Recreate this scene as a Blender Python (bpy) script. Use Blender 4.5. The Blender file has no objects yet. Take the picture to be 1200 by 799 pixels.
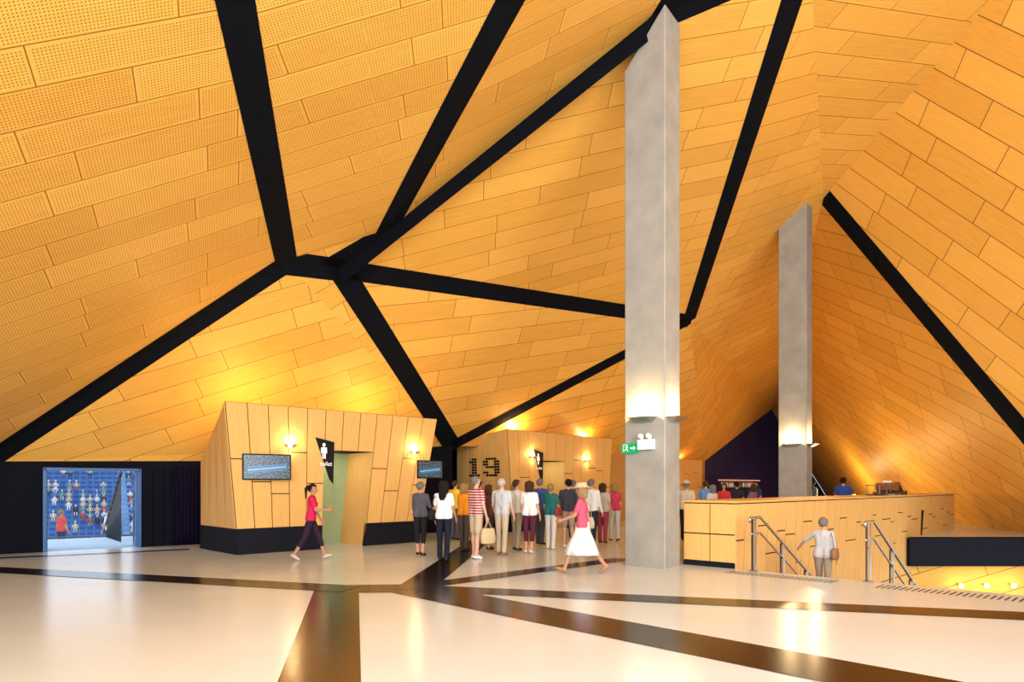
import bpy, math, random
import numpy as np
from mathutils import Vector, Matrix
random.seed(7)
sc = bpy.context.scene
sc.view_settings.view_transform = 'Standard'
sc.view_settings.look = 'None'
sc.view_settings.exposure = -0.02
sc.view_settings.gamma = 0.92
COL = sc.collection
V3 = Vector

# ------------------------------------------------------------------ materials
class NT:
    def __init__(s, name):
        s.mat = bpy.data.materials.new(name); s.mat.use_nodes = True
        s.nt = s.mat.node_tree; s.b = s.nt.nodes['Principled BSDF']
    def n(s, t, **k):
        x = s.nt.nodes.new(t)
        for a, v in k.items(): setattr(x, a, v)
        return x
    def link(s, a, b): s.nt.links.new(a, b)
    def put(s, sock, v):
        if hasattr(v, 'is_output') or isinstance(v, bpy.types.NodeSocket): s.link(v, sock)
        else: sock.default_value = v
    def m(s, op, a, b=None, c=None, clamp=False):
        x = s.n('ShaderNodeMath', operation=op); x.use_clamp = clamp
        s.put(x.inputs[0], a)
        if b is not None: s.put(x.inputs[1], b)
        if c is not None: s.put(x.inputs[2], c)
        return x.outputs[0]
    def mix(s, f, a, b, mode='MIX'):
        x = s.n('ShaderNodeMix', data_type='RGBA', blend_type=mode)
        s.put(x.inputs[0], f)
        s.put(x.inputs[6], a if not isinstance(a, tuple) else (*a[:3], 1))
        s.put(x.inputs[7], b if not isinstance(b, tuple) else (*b[:3], 1))
        return x.outputs[2]

_mc = {}
def simple(name, col, rough=.6, metal=0, noise=.12, scale=8, emit=None, es=0, bump=0, bscale=None, spec=.5):
    if name in _mc: return _mc[name]
    t = NT(name); b = t.b
    tc = t.n('ShaderNodeTexCoord')
    nz = t.n('ShaderNodeTexNoise'); nz.inputs['Scale'].default_value = scale; nz.inputs['Detail'].default_value = 4
    t.link(tc.outputs['Object'], nz.inputs['Vector'])
    c1 = tuple(min(1, c*(1+noise)) for c in col); c0 = tuple(c*(1-noise) for c in col)
    t.link(t.mix(nz.outputs['Fac'], c0, c1), b.inputs['Base Color'])
    b.inputs['Roughness'].default_value = rough; b.inputs['Metallic'].default_value = metal
    b.inputs['Specular IOR Level'].default_value = spec
    if emit:
        b.inputs['Emission Color'].default_value = (*emit, 1); b.inputs['Emission Strength'].default_value = es
    if bump:
        src = nz
        if bscale:
            src = t.n('ShaderNodeTexNoise'); src.inputs['Scale'].default_value = bscale; src.inputs['Detail'].default_value = 1.5; src.inputs['Distortion'].default_value = 1.0
            t.link(tc.outputs['Object'], src.inputs['Vector'])
        bp = t.n('ShaderNodeBump'); bp.inputs['Strength'].default_value = bump; bp.inputs['Distance'].default_value = .02
        t.link(src.outputs['Fac'], bp.inputs['Height']); t.link(bp.outputs[0], b.inputs['Normal'])
    _mc[name] = t.mat
    return t.mat

def panel_mat(name, ca, cb, h=.6, L=2.4, gap=.009, perf=0, rough=.5, lines=True):
    t = NT(name); b = t.b
    tc = t.n('ShaderNodeTexCoord'); sp = t.n('ShaderNodeSeparateXYZ'); t.link(tc.outputs['UV'], sp.inputs[0])
    u, v = sp.outputs[0], sp.outputs[1]
    vr = t.m('DIVIDE', v, h); row = t.m('FLOOR', vr)
    w1 = t.n('ShaderNodeTexWhiteNoise', noise_dimensions='1D'); t.link(row, w1.inputs['W'])
    uu = t.m('ADD', t.m('DIVIDE', u, L), w1.outputs[0]); col = t.m('FLOOR', uu)
    cx = t.n('ShaderNodeCombineXYZ'); t.link(row, cx.inputs[0]); t.link(col, cx.inputs[1])
    w2 = t.n('ShaderNodeTexWhiteNoise', noise_dimensions='2D'); t.link(cx.outputs[0], w2.inputs['Vector'])
    fu = t.m('MULTIPLY', t.m('FRACT', uu), L); fv = t.m('MULTIPLY', t.m('FRACT', vr), h)
    e = t.m('MINIMUM', t.m('MINIMUM', fu, t.m('SUBTRACT', L, fu)), t.m('MINIMUM', fv, t.m('SUBTRACT', h, fv)))
    gm = t.m('LESS_THAN', e, gap)
    gv = t.n('ShaderNodeCombineXYZ'); t.link(t.m('MULTIPLY', u, 1.2), gv.inputs[0]); t.link(t.m('MULTIPLY', v, 16), gv.inputs[1]); t.link(w2.outputs[0], gv.inputs[2])
    nz = t.n('ShaderNodeTexNoise'); nz.inputs['Scale'].default_value = 1.6; nz.inputs['Detail'].default_value = 5
    t.link(gv.outputs[0], nz.inputs['Vector'])
    f = t.m('ADD', t.m('MULTIPLY', w2.outputs[0] if lines else .5, .42), t.m('MULTIPLY', t.m('SUBTRACT', nz.outputs['Fac'], .05), .75), clamp=True)
    c = t.mix(f, ca, cb)
    if perf:
        s = .046
        pu = t.m('SUBTRACT', t.m('FRACT', t.m('DIVIDE', u, s)), .5); pv = t.m('SUBTRACT', t.m('FRACT', t.m('DIVIDE', v, s)), .5)
        d = t.m('ADD', t.m('MULTIPLY', pu, pu), t.m('MULTIPLY', pv, pv))
        pm = t.m('MULTIPLY', t.m('LESS_THAN', d, .055), t.m('GREATER_THAN', e, .045))
        c = t.mix(t.m('MULTIPLY', pm, perf), c, (.15, .065, .012))
    if lines: c = t.mix(t.m('MULTIPLY', gm, .75), c, (.07, .03, .008))
    t.link(c, b.inputs['Base Color']); b.inputs['Roughness'].default_value = rough
    b.inputs['Specular IOR Level'].default_value = .25
    return t.mat

WA, WB = (.64, .32, .050), (.88, .51, .115)
M_ceilp = panel_mat('ceiling_plywood_perforated', WA, WB, h=.62, L=2.5, perf=.75)
M_ceil = panel_mat('ceiling_plywood', WA, WB, h=.62, L=2.5, perf=.35)
M_ceilf = panel_mat('ceiling_plywood_far', WA, WB, h=.72, L=2.6, gap=.012)
M_wood = panel_mat('cladding_plywood', (.56, .31, .09), (.80, .50, .18), lines=False)
M_gap = simple('shadow_gap_black', (.03, .016, .006), .9, spec=.1)
M_band = simple('black_ceiling_band', (.005, .006, .009), .9, noise=.3, scale=3, spec=.08)
M_navy = simple('navy_wall_paint', (.005, .006, .012), .8, spec=.1)
M_curt = simple('purple_black_curtain', (.012, .007, .022), .95, spec=.05)
M_steel = simple('brushed_steel', (.55, .55, .55), .3, 1)
M_dsteel = simple('dark_steel', (.08, .08, .085), .4, .7)
M_white = simple('white_plastic', (.8, .8, .8), .4)
M_black = simple('black_plastic', (.012, .012, .014), .5, spec=.2)
M_green = simple('toilet_door_green', (.30, .38, .20), .5)
M_recess = simple('recess_wood', (.50, .27, .08), .5)
M_purple = simple('purple_wall', (.018, .015, .11), .6)
M_conc = simple('column_concrete', (.31, .295, .26), .75, noise=.28, scale=2.2, bump=.25)
M_lamp = simple('lamp_glow', (1, .8, .5), .5, emit=(1, .62, .25), es=14)
M_plinth = simple('plinth_charcoal', (.010, .011, .018), .7, spec=.15)
M_fband = simple('floor_band_brown', (.014, .007, .005), .2, noise=.35, scale=2, spec=.4)
M_stairm = simple('stair_concrete', (.35, .34, .32), .6)

def floor_material():
    t = NT('polished_pale_floor'); b = t.b
    tc = t.n('ShaderNodeTexCoord')
    n1 = t.n('ShaderNodeTexNoise'); n1.inputs['Scale'].default_value = .35; n1.inputs['Detail'].default_value = 3
    n2 = t.n('ShaderNodeTexNoise'); n2.inputs['Scale'].default_value = 45; n2.inputs['Detail'].default_value = 2
    t.link(tc.outputs['Object'], n1.inputs['Vector']); t.link(tc.outputs['Object'], n2.inputs['Vector'])
    f = t.m('ADD', t.m('MULTIPLY', n1.outputs['Fac'], .7), t.m('MULTIPLY', n2.outputs['Fac'], .3))
    t.link(t.mix(f, (.55, .62, .69), (.70, .78, .86)), b.inputs['Base Color'])
    t.link(t.m('ADD', .14, t.m('MULTIPLY', n1.outputs['Fac'], .16)), b.inputs['Roughness'])
    b.inputs['Specular IOR Level'].default_value = .5
    bp = t.n('ShaderNodeBump'); bp.inputs['Strength'].default_value = .04; bp.inputs['Distance'].default_value = .05
    n3 = t.n('ShaderNodeTexNoise'); n3.inputs['Scale'].default_value = 1.3; t.link(tc.outputs['Object'], n3.inputs['Vector'])
    t.link(n3.outputs['Fac'], bp.inputs['Height']); t.link(bp.outputs[0], b.inputs['Normal'])
    return t.mat
M_floor = floor_material()

# ------------------------------------------------------------------ mesh builder
class MB:
    def __init__(s): s.v = []; s.f = []; s.m = []; s.uv = []; s.mats = []; s.sm = []
    def mi(s, mat):
        if mat not in s.mats: s.mats.append(mat)
        return s.mats.index(mat)
    def poly(s, pts, mat, uv=None, smooth=False):
        i = len(s.v); s.v += [tuple(p) for p in pts]
        s.f.append(tuple(range(i, i+len(pts)))); s.m.append(s.mi(mat)); s.sm.append(smooth)
        s.uv.append(uv if uv else [(0, 0)]*len(pts))
    def prism(s, bot, top, mat, uvf=None):
        n = len(bot)
        def U(ps): return [uvf(p) for p in ps] if uvf else None
        s.poly(top, mat, U(top)); s.poly(bot[::-1], mat, U(bot[::-1]))
        for i in range(n):
            j = (i+1) % n; q = [bot[i], bot[j], top[j], top[i]]; s.poly(q, mat, U(q))
    def box(s, c, d, mat, fr=None):
        cx, cy, cz = c; a, b_, h = d[0]/2, d[1]/2, d[2]/2
        bt = [(cx-a, cy-b_, cz-h), (cx+a, cy-b_, cz-h), (cx+a, cy+b_, cz-h), (cx-a, cy+b_, cz-h)]
        tp = [(x, y, cz+h) for x, y, z in bt]
        if fr: bt = [fr(*p) for p in bt]; tp = [fr(*p) for p in tp]
        s.prism(bt, tp, mat)
    def grid(s, rings, mat, close=True, cap0=True, cap1=True, smooth=True):
        i0 = len(s.v); n = len(rings[0])
        for r in rings: s.v += [tuple(p) for p in r]
        mi = s.mi(mat)
        for k in range(len(rings)-1):
            for j in range(n if close else n-1):
                a = i0+k*n+j; b_ = i0+k*n+(j+1) % n
                s.f.append((a, b_, b_+n, a+n)); s.m.append(mi); s.sm.append(smooth); s.uv.append([(0, 0)]*4)
        if cap0: s.f.append(tuple(range(i0+n-1, i0-1, -1))); s.m.append(mi); s.sm.append(smooth); s.uv.append([(0, 0)]*n)
        if cap1:
            e = i0+(len(rings)-1)*n
            s.f.append(tuple(range(e, e+n))); s.m.append(mi); s.sm.append(smooth); s.uv.append([(0, 0)]*n)
    def tube(s, pts, rad, mat, n=8, rounded=False):
        pts = [V3(p) for p in pts]
        if not isinstance(rad, (list, tuple)): rad = [rad]*len(pts)
        rad = list(rad)
        P = []; R = []
        if rounded:
            d = (pts[1]-pts[0]).normalized()
            for a in (80, 50, 25): P.append(pts[0]-d*rad[0]*math.sin(math.radians(a))); R.append(rad[0]*math.cos(math.radians(a)))
        P += pts; R += rad
        if rounded:
            d = (pts[-1]-pts[-2]).normalized()
            for a in (25, 50, 80): P.append(pts[-1]+d*rad[-1]*math.sin(math.radians(a))); R.append(rad[-1]*math.cos(math.radians(a)))
        t = (P[1]-P[0]).normalized(); x = t.orthogonal().normalized()
        rings = []
        for i, p in enumerate(P):
            a = P[max(i-1, 0)]; b_ = P[min(i+1, len(P)-1)]
            t = (b_-a).normalized(); x = (x-t*x.dot(t)).normalized(); y = t.cross(x)
            rings.append([p+(x*math.cos(2*math.pi*k/n)+y*math.sin(2*math.pi*k/n))*R[i] for k in range(n)])
        s.grid(rings, mat)
    def ell(s, c, r, mat, n=12, m=8, keep=None):
        c = V3(c); rings = []
        for i in range(m+1):
            th = math.pi*(i/m)*.998+.003
            rings.append([(c.x+r[0]*math.sin(th)*math.cos(2*math.pi*k/n), c.y+r[1]*math.sin(th)*math.sin(2*math.pi*k/n), c.z-r[2]*math.cos(th)) for k in range(n)])
        if keep is None: s.grid(rings, mat); return
        mi = s.mi(mat); i0 = len(s.v)
        for rr in rings: s.v += rr
        for k in range(m):
            for j in range(n):
                q = (i0+k*n+j, i0+k*n+(j+1) % n, i0+(k+1)*n+(j+1) % n, i0+(k+1)*n+j)
                ctr = sum((V3(s.v[a]) for a in q), V3())/4
                if keep(ctr-c): s.f.append(q); s.m.append(mi); s.sm.append(True); s.uv.append([(0, 0)]*4)
    def build(s, name, parent=None, xf=None):
        me = bpy.data.meshes.new(name)
        vs = [tuple(xf(V3(p))) for p in s.v] if xf else s.v
        me.from_pydata(vs, [], s.f)
        for m in s.mats: me.materials.append(m)
        me.polygons.foreach_set('material_index', s.m); me.polygons.foreach_set('use_smooth', s.sm)
        uvl = me.uv_layers.new(name='UVMap'); flat = []
        for u in s.uv:
            for a in u: flat += [a[0], a[1]]
        uvl.data.foreach_set('uv', flat); me.update()
        o = bpy.data.objects.new(name, me); COL.objects.link(o)
        if parent: o.parent = parent
        return o

def empty(name, loc=(0, 0, 0)):
    e = bpy.data.objects.new(name, None); e.empty_display_size = .2; COL.objects.link(e); return e
def frame(o, a, n):
    o = V3(o); a = V3(a).normalized(); n = V3(n).normalized()
    return lambda u, w, z: o+a*u+n*w+V3((0, 0, z))
def light(name, kind, loc, energy, col, parent=None, rot=None, **k):
    l = bpy.data.lights.new(name, kind); l.energy = energy; l.color = col
    for a, v in k.items(): setattr(l, a, v)
    o = bpy.data.objects.new(name, l); o.location = loc; COL.objects.link(o)
    if rot: o.rotation_euler = rot
    if parent: o.parent = parent
    return o
WARM = (1.0, .70, .30)

def inset_panel(mb, q, nrm, mat, g=.012, th=.02, uvf=None):
    q = [V3(p) for p in q]; n = len(q); r = []
    for i, p in enumerate(q):
        a = (q[(i+1) % n]-p); b_ = (q[i-1]-p)
        if a.length < .05 or b_.length < .05: return
        r.append(p+(a.normalized()+b_.normalized())*g)
    nr = V3(nrm)*th
    ro = (random.random()*9, random.random()*9)
    al = (q[1]-q[0]).normalized()
    uf = lambda p: (p.z+ro[0], p.dot(al)+ro[1])
    mb.prism(r, [p+nr for p in r], mat, uf)

def lettering(body, size, fr, u, z, w, a, mat, parent, name='lettering'):
    cu = bpy.data.curves.new('t', 'FONT'); cu.body = body; cu.size = size; cu.extrude = .002
    cu.align_x = 'CENTER'
    to = bpy.data.objects.new('t', cu); COL.objects.link(to)
    bpy.context.view_layer.update()
    me = bpy.data.meshes.new_from_object(to.evaluated_get(bpy.context.evaluated_depsgraph_get()))
    bpy.data.objects.remove(to)
    o = bpy.data.objects.new(name, me); COL.objects.link(o); me.materials.clear(); me.materials.append(mat)
    x = V3(a).normalized(); zz = V3((0, 0, 1)); y = zz; nn = x.cross(y)
    M = Matrix((x, y, nn)).transposed().to_4x4(); M.translation = fr(u, w, z)
    o.matrix_world = M; o.parent = parent
    return o

# ------------------------------------------------------------------ ceiling
A = V3((-5.3, 16, 6.9)); B = V3((-4.3, 17, 7.05)); C = V3((-2.1, 24, 3.03)); D = V3((6.76, 26, 7.92))
E = V3((2.8, 13.6, 11.0)); J = V3((-2.97, 16.36, 7.75)); M_ = V3((5.8, 13.3, 12.1))
L0 = V3((-12.4, 16, 2.2)); VV = V3((-8.5, 19.2, 2.32)); W = V3((3.75, 30, 3.07)); N = V3((11.3, 40, 3.05))
G = V3((10.5, 23, 11.3)); H = V3((11.2, 14, 13.25)); R = V3((15, 20, 3.1)); K = V3((19, 50, 7.19))
T1 = V3((-.26, -5.5, 10.4)); T2 = V3((8.6, -5.5, 13.7)); H2 = G+(H-G)*1.3
R2 = G+(R-G)*1.5; Q = H2+(R-G)*1.5; L0b = V3((-12.4, -5.5, 2.2)); FC = V3((16, -5.5, 14.2)); KB = V3((24.15, 50, -1))
Cb = V3((-2.75, 26.1, 3.03)); Wb = V3((2.6, 31.6, 3.07))
facets = [([L0, L0b, T1, A], .62, M_ceilp), ([A, T1, J], .1, M_ceilp), ([T1, T2, J], .1, M_ceilp), ([A, J, B], .1, M_ceilp),
          ([J, T2, E], .15, M_ceilp), ([E, T2, M_], .15, M_ceil),
          ([B, E, D], .17, M_ceil), ([E, M_, D], .17, M_ceil), ([L0, A, C, VV], .345, M_ceil), ([A, B, C], .345, M_ceil),
          ([B, D, C], .59, M_ceil), ([C, D, W], .62, M_ceilf), ([W, D, N], .62, M_ceilf), ([D, G, K], .4, M_ceilf), ([D, K, N], .4, M_ceilf),
          ([D, M_, G], .4, M_ceil), ([M_, H2, G], .4, M_ceil), ([M_, T2, FC], .4, M_ceil), ([M_, FC, H2], .4, M_ceil),
          ([G, H2, Q, R2], -1.16, M_ceilf), ([G, R2, KB, K], -10, M_ceilf), ([H2, FC, V3((20, -5.5, 1.5)), Q], -1.16, M_ceilf), ([C, W, Wb, Cb], 0, M_ceilf)]
mb = MB()
for pts, b_, mat in facets:
    n = (pts[1]-pts[0]).cross(pts[2]-pts[0]).normalized()
    if n.z > 0: n = -n
    r = V3((1, b_, -(n.x+n.y*b_)/n.z)).normalized(); s_ = n.cross(r)
    mb.poly(pts, mat, [(p.dot(r), p.dot(s_)) for p in pts])
ceiling = mb.build('ceiling')
def band(mb, p, q, n1, n2, w=.32, ext=.1):
    # half strip on each adjoining facet; n1,n2: third points of those facets
    wa, wb = w if isinstance(w, tuple) else (w, w)
    e2 = 0 if isinstance(w, tuple) else ext
    d = (q-p).normalized(); p = p-d*ext; q = q+d*e2
    for t in (n1, n2):
        nn = (q-p).cross(t-p).normalized()
        if nn.z > 0: nn = -nn
        s_ = (t-p)-d*(t-p).dot(d); s_.normalize()
        o = nn*.006
        mb.poly([p+o, q+o, q+s_*wb+o, p+s_*wa+o], M_band)
mb = MB()
for p, q, a, c, w in [(A, T1, L0b, J, .265), (L0, A, L0b, C, .31), (A, B, J, C, .34), (J, T2, T1, E, .30), (B, E, J, D, .42), (E, M_, T2, D, .40), (B, J, A, D, (.60, .25)),
                   (B, D, E, C, .29), (B, C, A, D, .31), (C, D, B, W, .26), (D, M_, E, G, .29), (G, R2, H2, KB, .40)]:
    band(mb, p, q, a, c, w)
mb.build('black_band', ceiling)

# ------------------------------------------------------------------ floor
mb = MB()
mb.poly([(-14, -6, 0), (24, -6, 0), (24, 21.2, 0), (22.66, 21.2, 0), (9.63, 8.17, 0), (4.4, 13.4, 0), (12.2, 21.2, 0), (12.2, 41, 0), (11.3, 40.1, 0), (2.6, 31.7, 0), (-2.8, 26.2, 0), (-2.2, 24.1, 0), (-8.5, 19.3, 0), (-12.4, 16.1, 0), (-14, 15.0, 0)], M_floor)
mb.poly([(12.2, 21.2, 0), (24, 21.2, 0), (24, 52, 0), (12.2, 41, 0)], M_floor)
floor = mb.build('floor')
mb = MB(); zz = .003
def fband(pts, w):
    global zz
    pts = [V3((x, y, 0)) for x, y in pts]
    for i in range(len(pts)-1):
        zz += .0004
        d = (pts[i+1]-pts[i]).normalized(); s_ = V3((-d.y, d.x, 0))*w/2; o = V3((0, 0, zz)); ex = d*w*.25
        mb.poly([pts[i]-s_+o-ex, pts[i+1]-s_+o+ex, pts[i+1]+s_+o+ex, pts[i]+s_+o-ex], M_fband)
fband([(-2.75, 10.7), (-1.45, 5.0), (-.3, -1)], .68)
fband([(-2.75, 10.8), (-1.5, 10.9)], .85)
fband([(-1.6, 10.8), (3.17, 5.71), (6.2, 2.5)], .86)
fband([(-1.5, 10.9), (6.43, 8.57), (9, 7.8)], .62)
fband([(-1.5, 11.1), (2.4, 15.1)], .5)
fband([(-1.55, 10.9), (-.93, 20.5), (-.6, 24)], .62)
fband([(-2.7, 10.85), (-9.9, 13.2), (-12.2, 14.0)], .66)
fband([(-12.2, 14.9), (-8.3, 17.4)], .28)
mb.build('dark_inlay', floor)

# ------------------------------------------------------------------ walls
def wall(name, p, q, z0, z1p, z1q, mat, th=.15):
    mb = MB(); p = V3((*p, 0)); q = V3((*q, 0)); d = (q-p).normalized(); n = V3((-d.y, d.x, 0))*th
    mb.prism([p+V3((0, 0, z0)), q+V3((0, 0, z0)), q+n+V3((0, 0, z0)), p+n+V3((0, 0, z0))],
             [p+V3((0, 0, z1p)), q+V3((0, 0, z1q)), q+n+V3((0, 0, z1q)), p+n+V3((0, 0, z1p))], mat)
    return mb.build(name)
wd = (VV-L0); wd.z = 0; wl = wd.length; wd.normalize(); wn = V3((wd.y, -wd.x, 0))  # toward camera
FW = frame((L0.x, L0.y, 0), wd, wn)
mb = MB()
o0, o1, oh = 1.16, 3.30, 2.07
for u0, u1, z0, z1 in [(-.1, o0, 0, 2.35), (o1, wl+.3, 0, 2.4), (o0, o1, oh, 2.36)]:
    mb.box(((u0+u1)/2, -.08, (z0+z1)/2), (u1-u0, .16, z1-z0), M_navy, FW)
for i in range(6):
    mb.box((3.45+i*.28, .02, 1.05), (.25, .03, 2.1), M_navy, FW)
mb.build('wall_back_left')
wall('wall_left', (-12.4, -5.5), (-12.4, 16), 0, 2.2, 2.2, M_navy)
wall('wall_back_middle', (VV.x, VV.y), (C.x, C.y), 0, 2.42, 3.12, M_navy)
wall('wall_back_return', (C.x, C.y), (Cb.x, Cb.y), 0, 3.12, 3.12, M_navy)
wall('wall_back_right', (Cb.x, Cb.y), (Wb.x, Wb.y), 0, 3.12, 3.14, M_navy)
wall('wall_back_bar', (W.x, W.y), (N.x, N.y), 0, 3.10, 3.10, M_recess)
mb = MB(); mb.poly([(11.3, 40, 0), (23.5, 50, 0), (19, 50, 7.19), (11.3, 40, 3.05)], M_purple); mb.build('wall_far')

# double door with frame
door = empty('door_1'); mb = MB()
M_bluef = simple('door_frame_blue', (.02, .10, .28), .4)
mb.box((o0+.03, 0, oh/2), (.07, .2, oh), M_bluef, FW); mb.box((o1-.03, 0, oh/2), (.07, .2, oh), M_bluef, FW)
mb.box(((o0+o1)/2, 0, oh-.03), (o1-o0, .2, .07), M_bluef, FW)
mb.build('door_frame', door)
t = NT('door_glass'); t.b.inputs['Transmission Weight'].default_value = 1; t.b.inputs['Roughness'].default_value = .02; t.b.inputs['IOR'].default_value = 1.1
t.b.inputs['Base Color'].default_value = (.7, .85, 1, 1); M_glass = t.mat
def leaf(u, sgn, nm):
    mb = MB()
    hd = (wd*sgn*.25-wn).normalized(); o = FW(u, -.1, 0)
    f2 = frame(o, hd, V3((-hd.y, hd.x, 0)))
    for a, b_, z, h in [(.04, .08, 1, 2.0), (.96, .08, 1, 2.0)]: mb.box((a, 0, z), (b_, .05, h), M_bluef, f2)
    for z in (.05, 1.0, 1.97): mb.box((.5, 0, z), (.96, .05, .09), M_bluef, f2)
    mb.box((.5, 0, 1), (.9, .012, 1.85), M_glass, f2)
    mb.tube([f2(.86, .06, .85), f2(.86, .06, 1.25)], .012, M_steel)
    mb.build(nm, door)
leaf(o0+.08, -.3, 'door_leaf_1'); leaf(o1-.08, .5, 'door_leaf_2')

mb = MB(); rings = []
for z in (0.03, .5, 1.2, 1.9, 2.15):
    rings.append([FW(4.05+i*.018, .12+.05*math.sin(i*1.15)+.01*z, z) for i in range(46)] + [FW(4.05+i*.018, .09+.05*math.sin(i*1.15), z) for i in range(45, -1, -1)])
mb.grid(rings, M_curt); mb.build('curtain')

# outside: stand with seats and crowd
sd = V3((-.527, .85, 0)).normalized(); sa = V3((.85, .527, 0)).normalized()
FS = frame(sd*60, sa, sd)
M_conco = simple('stand_concrete', (.26, .42, .62), .8); M_seat = simple('seat_blue', (.012, .09, .36), .45)
M_pav = simple('outside_paving', (.35, .45, .55), .8)
mb = MB()
wq = [FW(-2.5, -.16, 0), FW(5.2, -.16, 0), FW(5.2, -4.6, 0), FW(-2.5, -4.6, 0)]
mb.prism([p+V3((0, 0, -.2)) for p in wq], [p+V3((0, 0, -.004)) for p in wq], M_pav); mb.build('outside_walkway')
mb = MB(); FT = frame(sd*31, sa, sd); mb.box((0, 0, -1.2), (16, 8, .3), M_pav, FT)
for i in range(9): mb.tube([FT(-6+i*1.5, -3.8, -1.05), FT(-6+i*1.5, -3.8, -.1)], .03, M_dsteel)
mb.tube([FT(-6, -3.8, -.1), FT(6, -3.8, -.1)], .03, M_dsteel); mb.build('lower_terrace')
mb = MB(); ms = MB()
NR, NC, RS = 32, 84, .45
aisle = lambda i: i % 14 == 5
for r in range(NR):
    y0 = r*.85; z0 = -8+r*RS
    mb.box((0, y0+.42, z0-.9), (48, .85, 1.8), M_conco, FS)
    for i in range(NC):
        x = -23+i*.55
        if aisle(i): continue
        ms.box((x, y0+.35, z0+.36), (.46, .4, .05), M_seat, FS); ms.box((x, y0+.58, z0+.44), (.46, .06, .24), M_seat, FS)
mb.build('stadium_stand'); ms.build('stadium_seats')
crowdc = [simple('crowd_%d' % i, c, .8) for i, c in enumerate([(.6, .6, .6), (.4, .1, .08), (.1, .2, .45), (.5, .42, .3), (.05, .05, .06), (.55, .5, .4), (.15, .3, .35)])]
M_cskin = simple('crowd_skin', (.45, .27, .18), .7)
mb = MB()
for r in range(NR):
    for i in range(NC):
        if aisle(i) or random.random() > .12+.5*(math.sin(i*.3+r*.5) > .2): continue
        x = -23+i*.55; y = r*.85+.3; z = -8+r*RS+.36; m = random.choice(crowdc); m2 = random.choice(crowdc)
        def F3(px, py, pz): return FS(x+px, y+py, z+pz*.85)
        mb.tube([F3(0, 0, .08), F3(0, .03, .3), F3(0, .03, .5)], [.13, .15, .12], m, 6, True)
        mb.ell(F3(0, 0, .72), (.09, .1, .12), M_cskin, 6, 5); mb.ell(F3(0, .02, .77), (.1, .11, .1), random.choice([crowdc[4], crowdc[3], crowdc[0]]), 6, 4)
        for s_ in (-1, 1):
            mb.tube([F3(.08*s_, 0, .05), F3(.09*s_, -.38, .05), F3(.09*s_, -.4, -.38)], [.07, .06, .04], m2, 5)
            mb.tube([F3(.17*s_, 0, .48), F3(.2*s_, -.05, .25), F3(.12*s_, -.25, .15)], [.05, .04, .03], m, 5)
mb.build('spectators')
mb = MB()
for k in (0, 1):
    for i in range(8): mb.tube([FW(3.2+k*.9, -2.2-i*.3, 0), FW(3.2+k*.9, -2.2-i*.3, 1.9-i*.2)], .025, M_dsteel)
    mb.tube([FW(3.2+k*.9, -2.1, 2.0), FW(3.2+k*.9, -4.5, .4)], .045, M_dsteel)
mb.build('stair_railing_outside')

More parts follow.
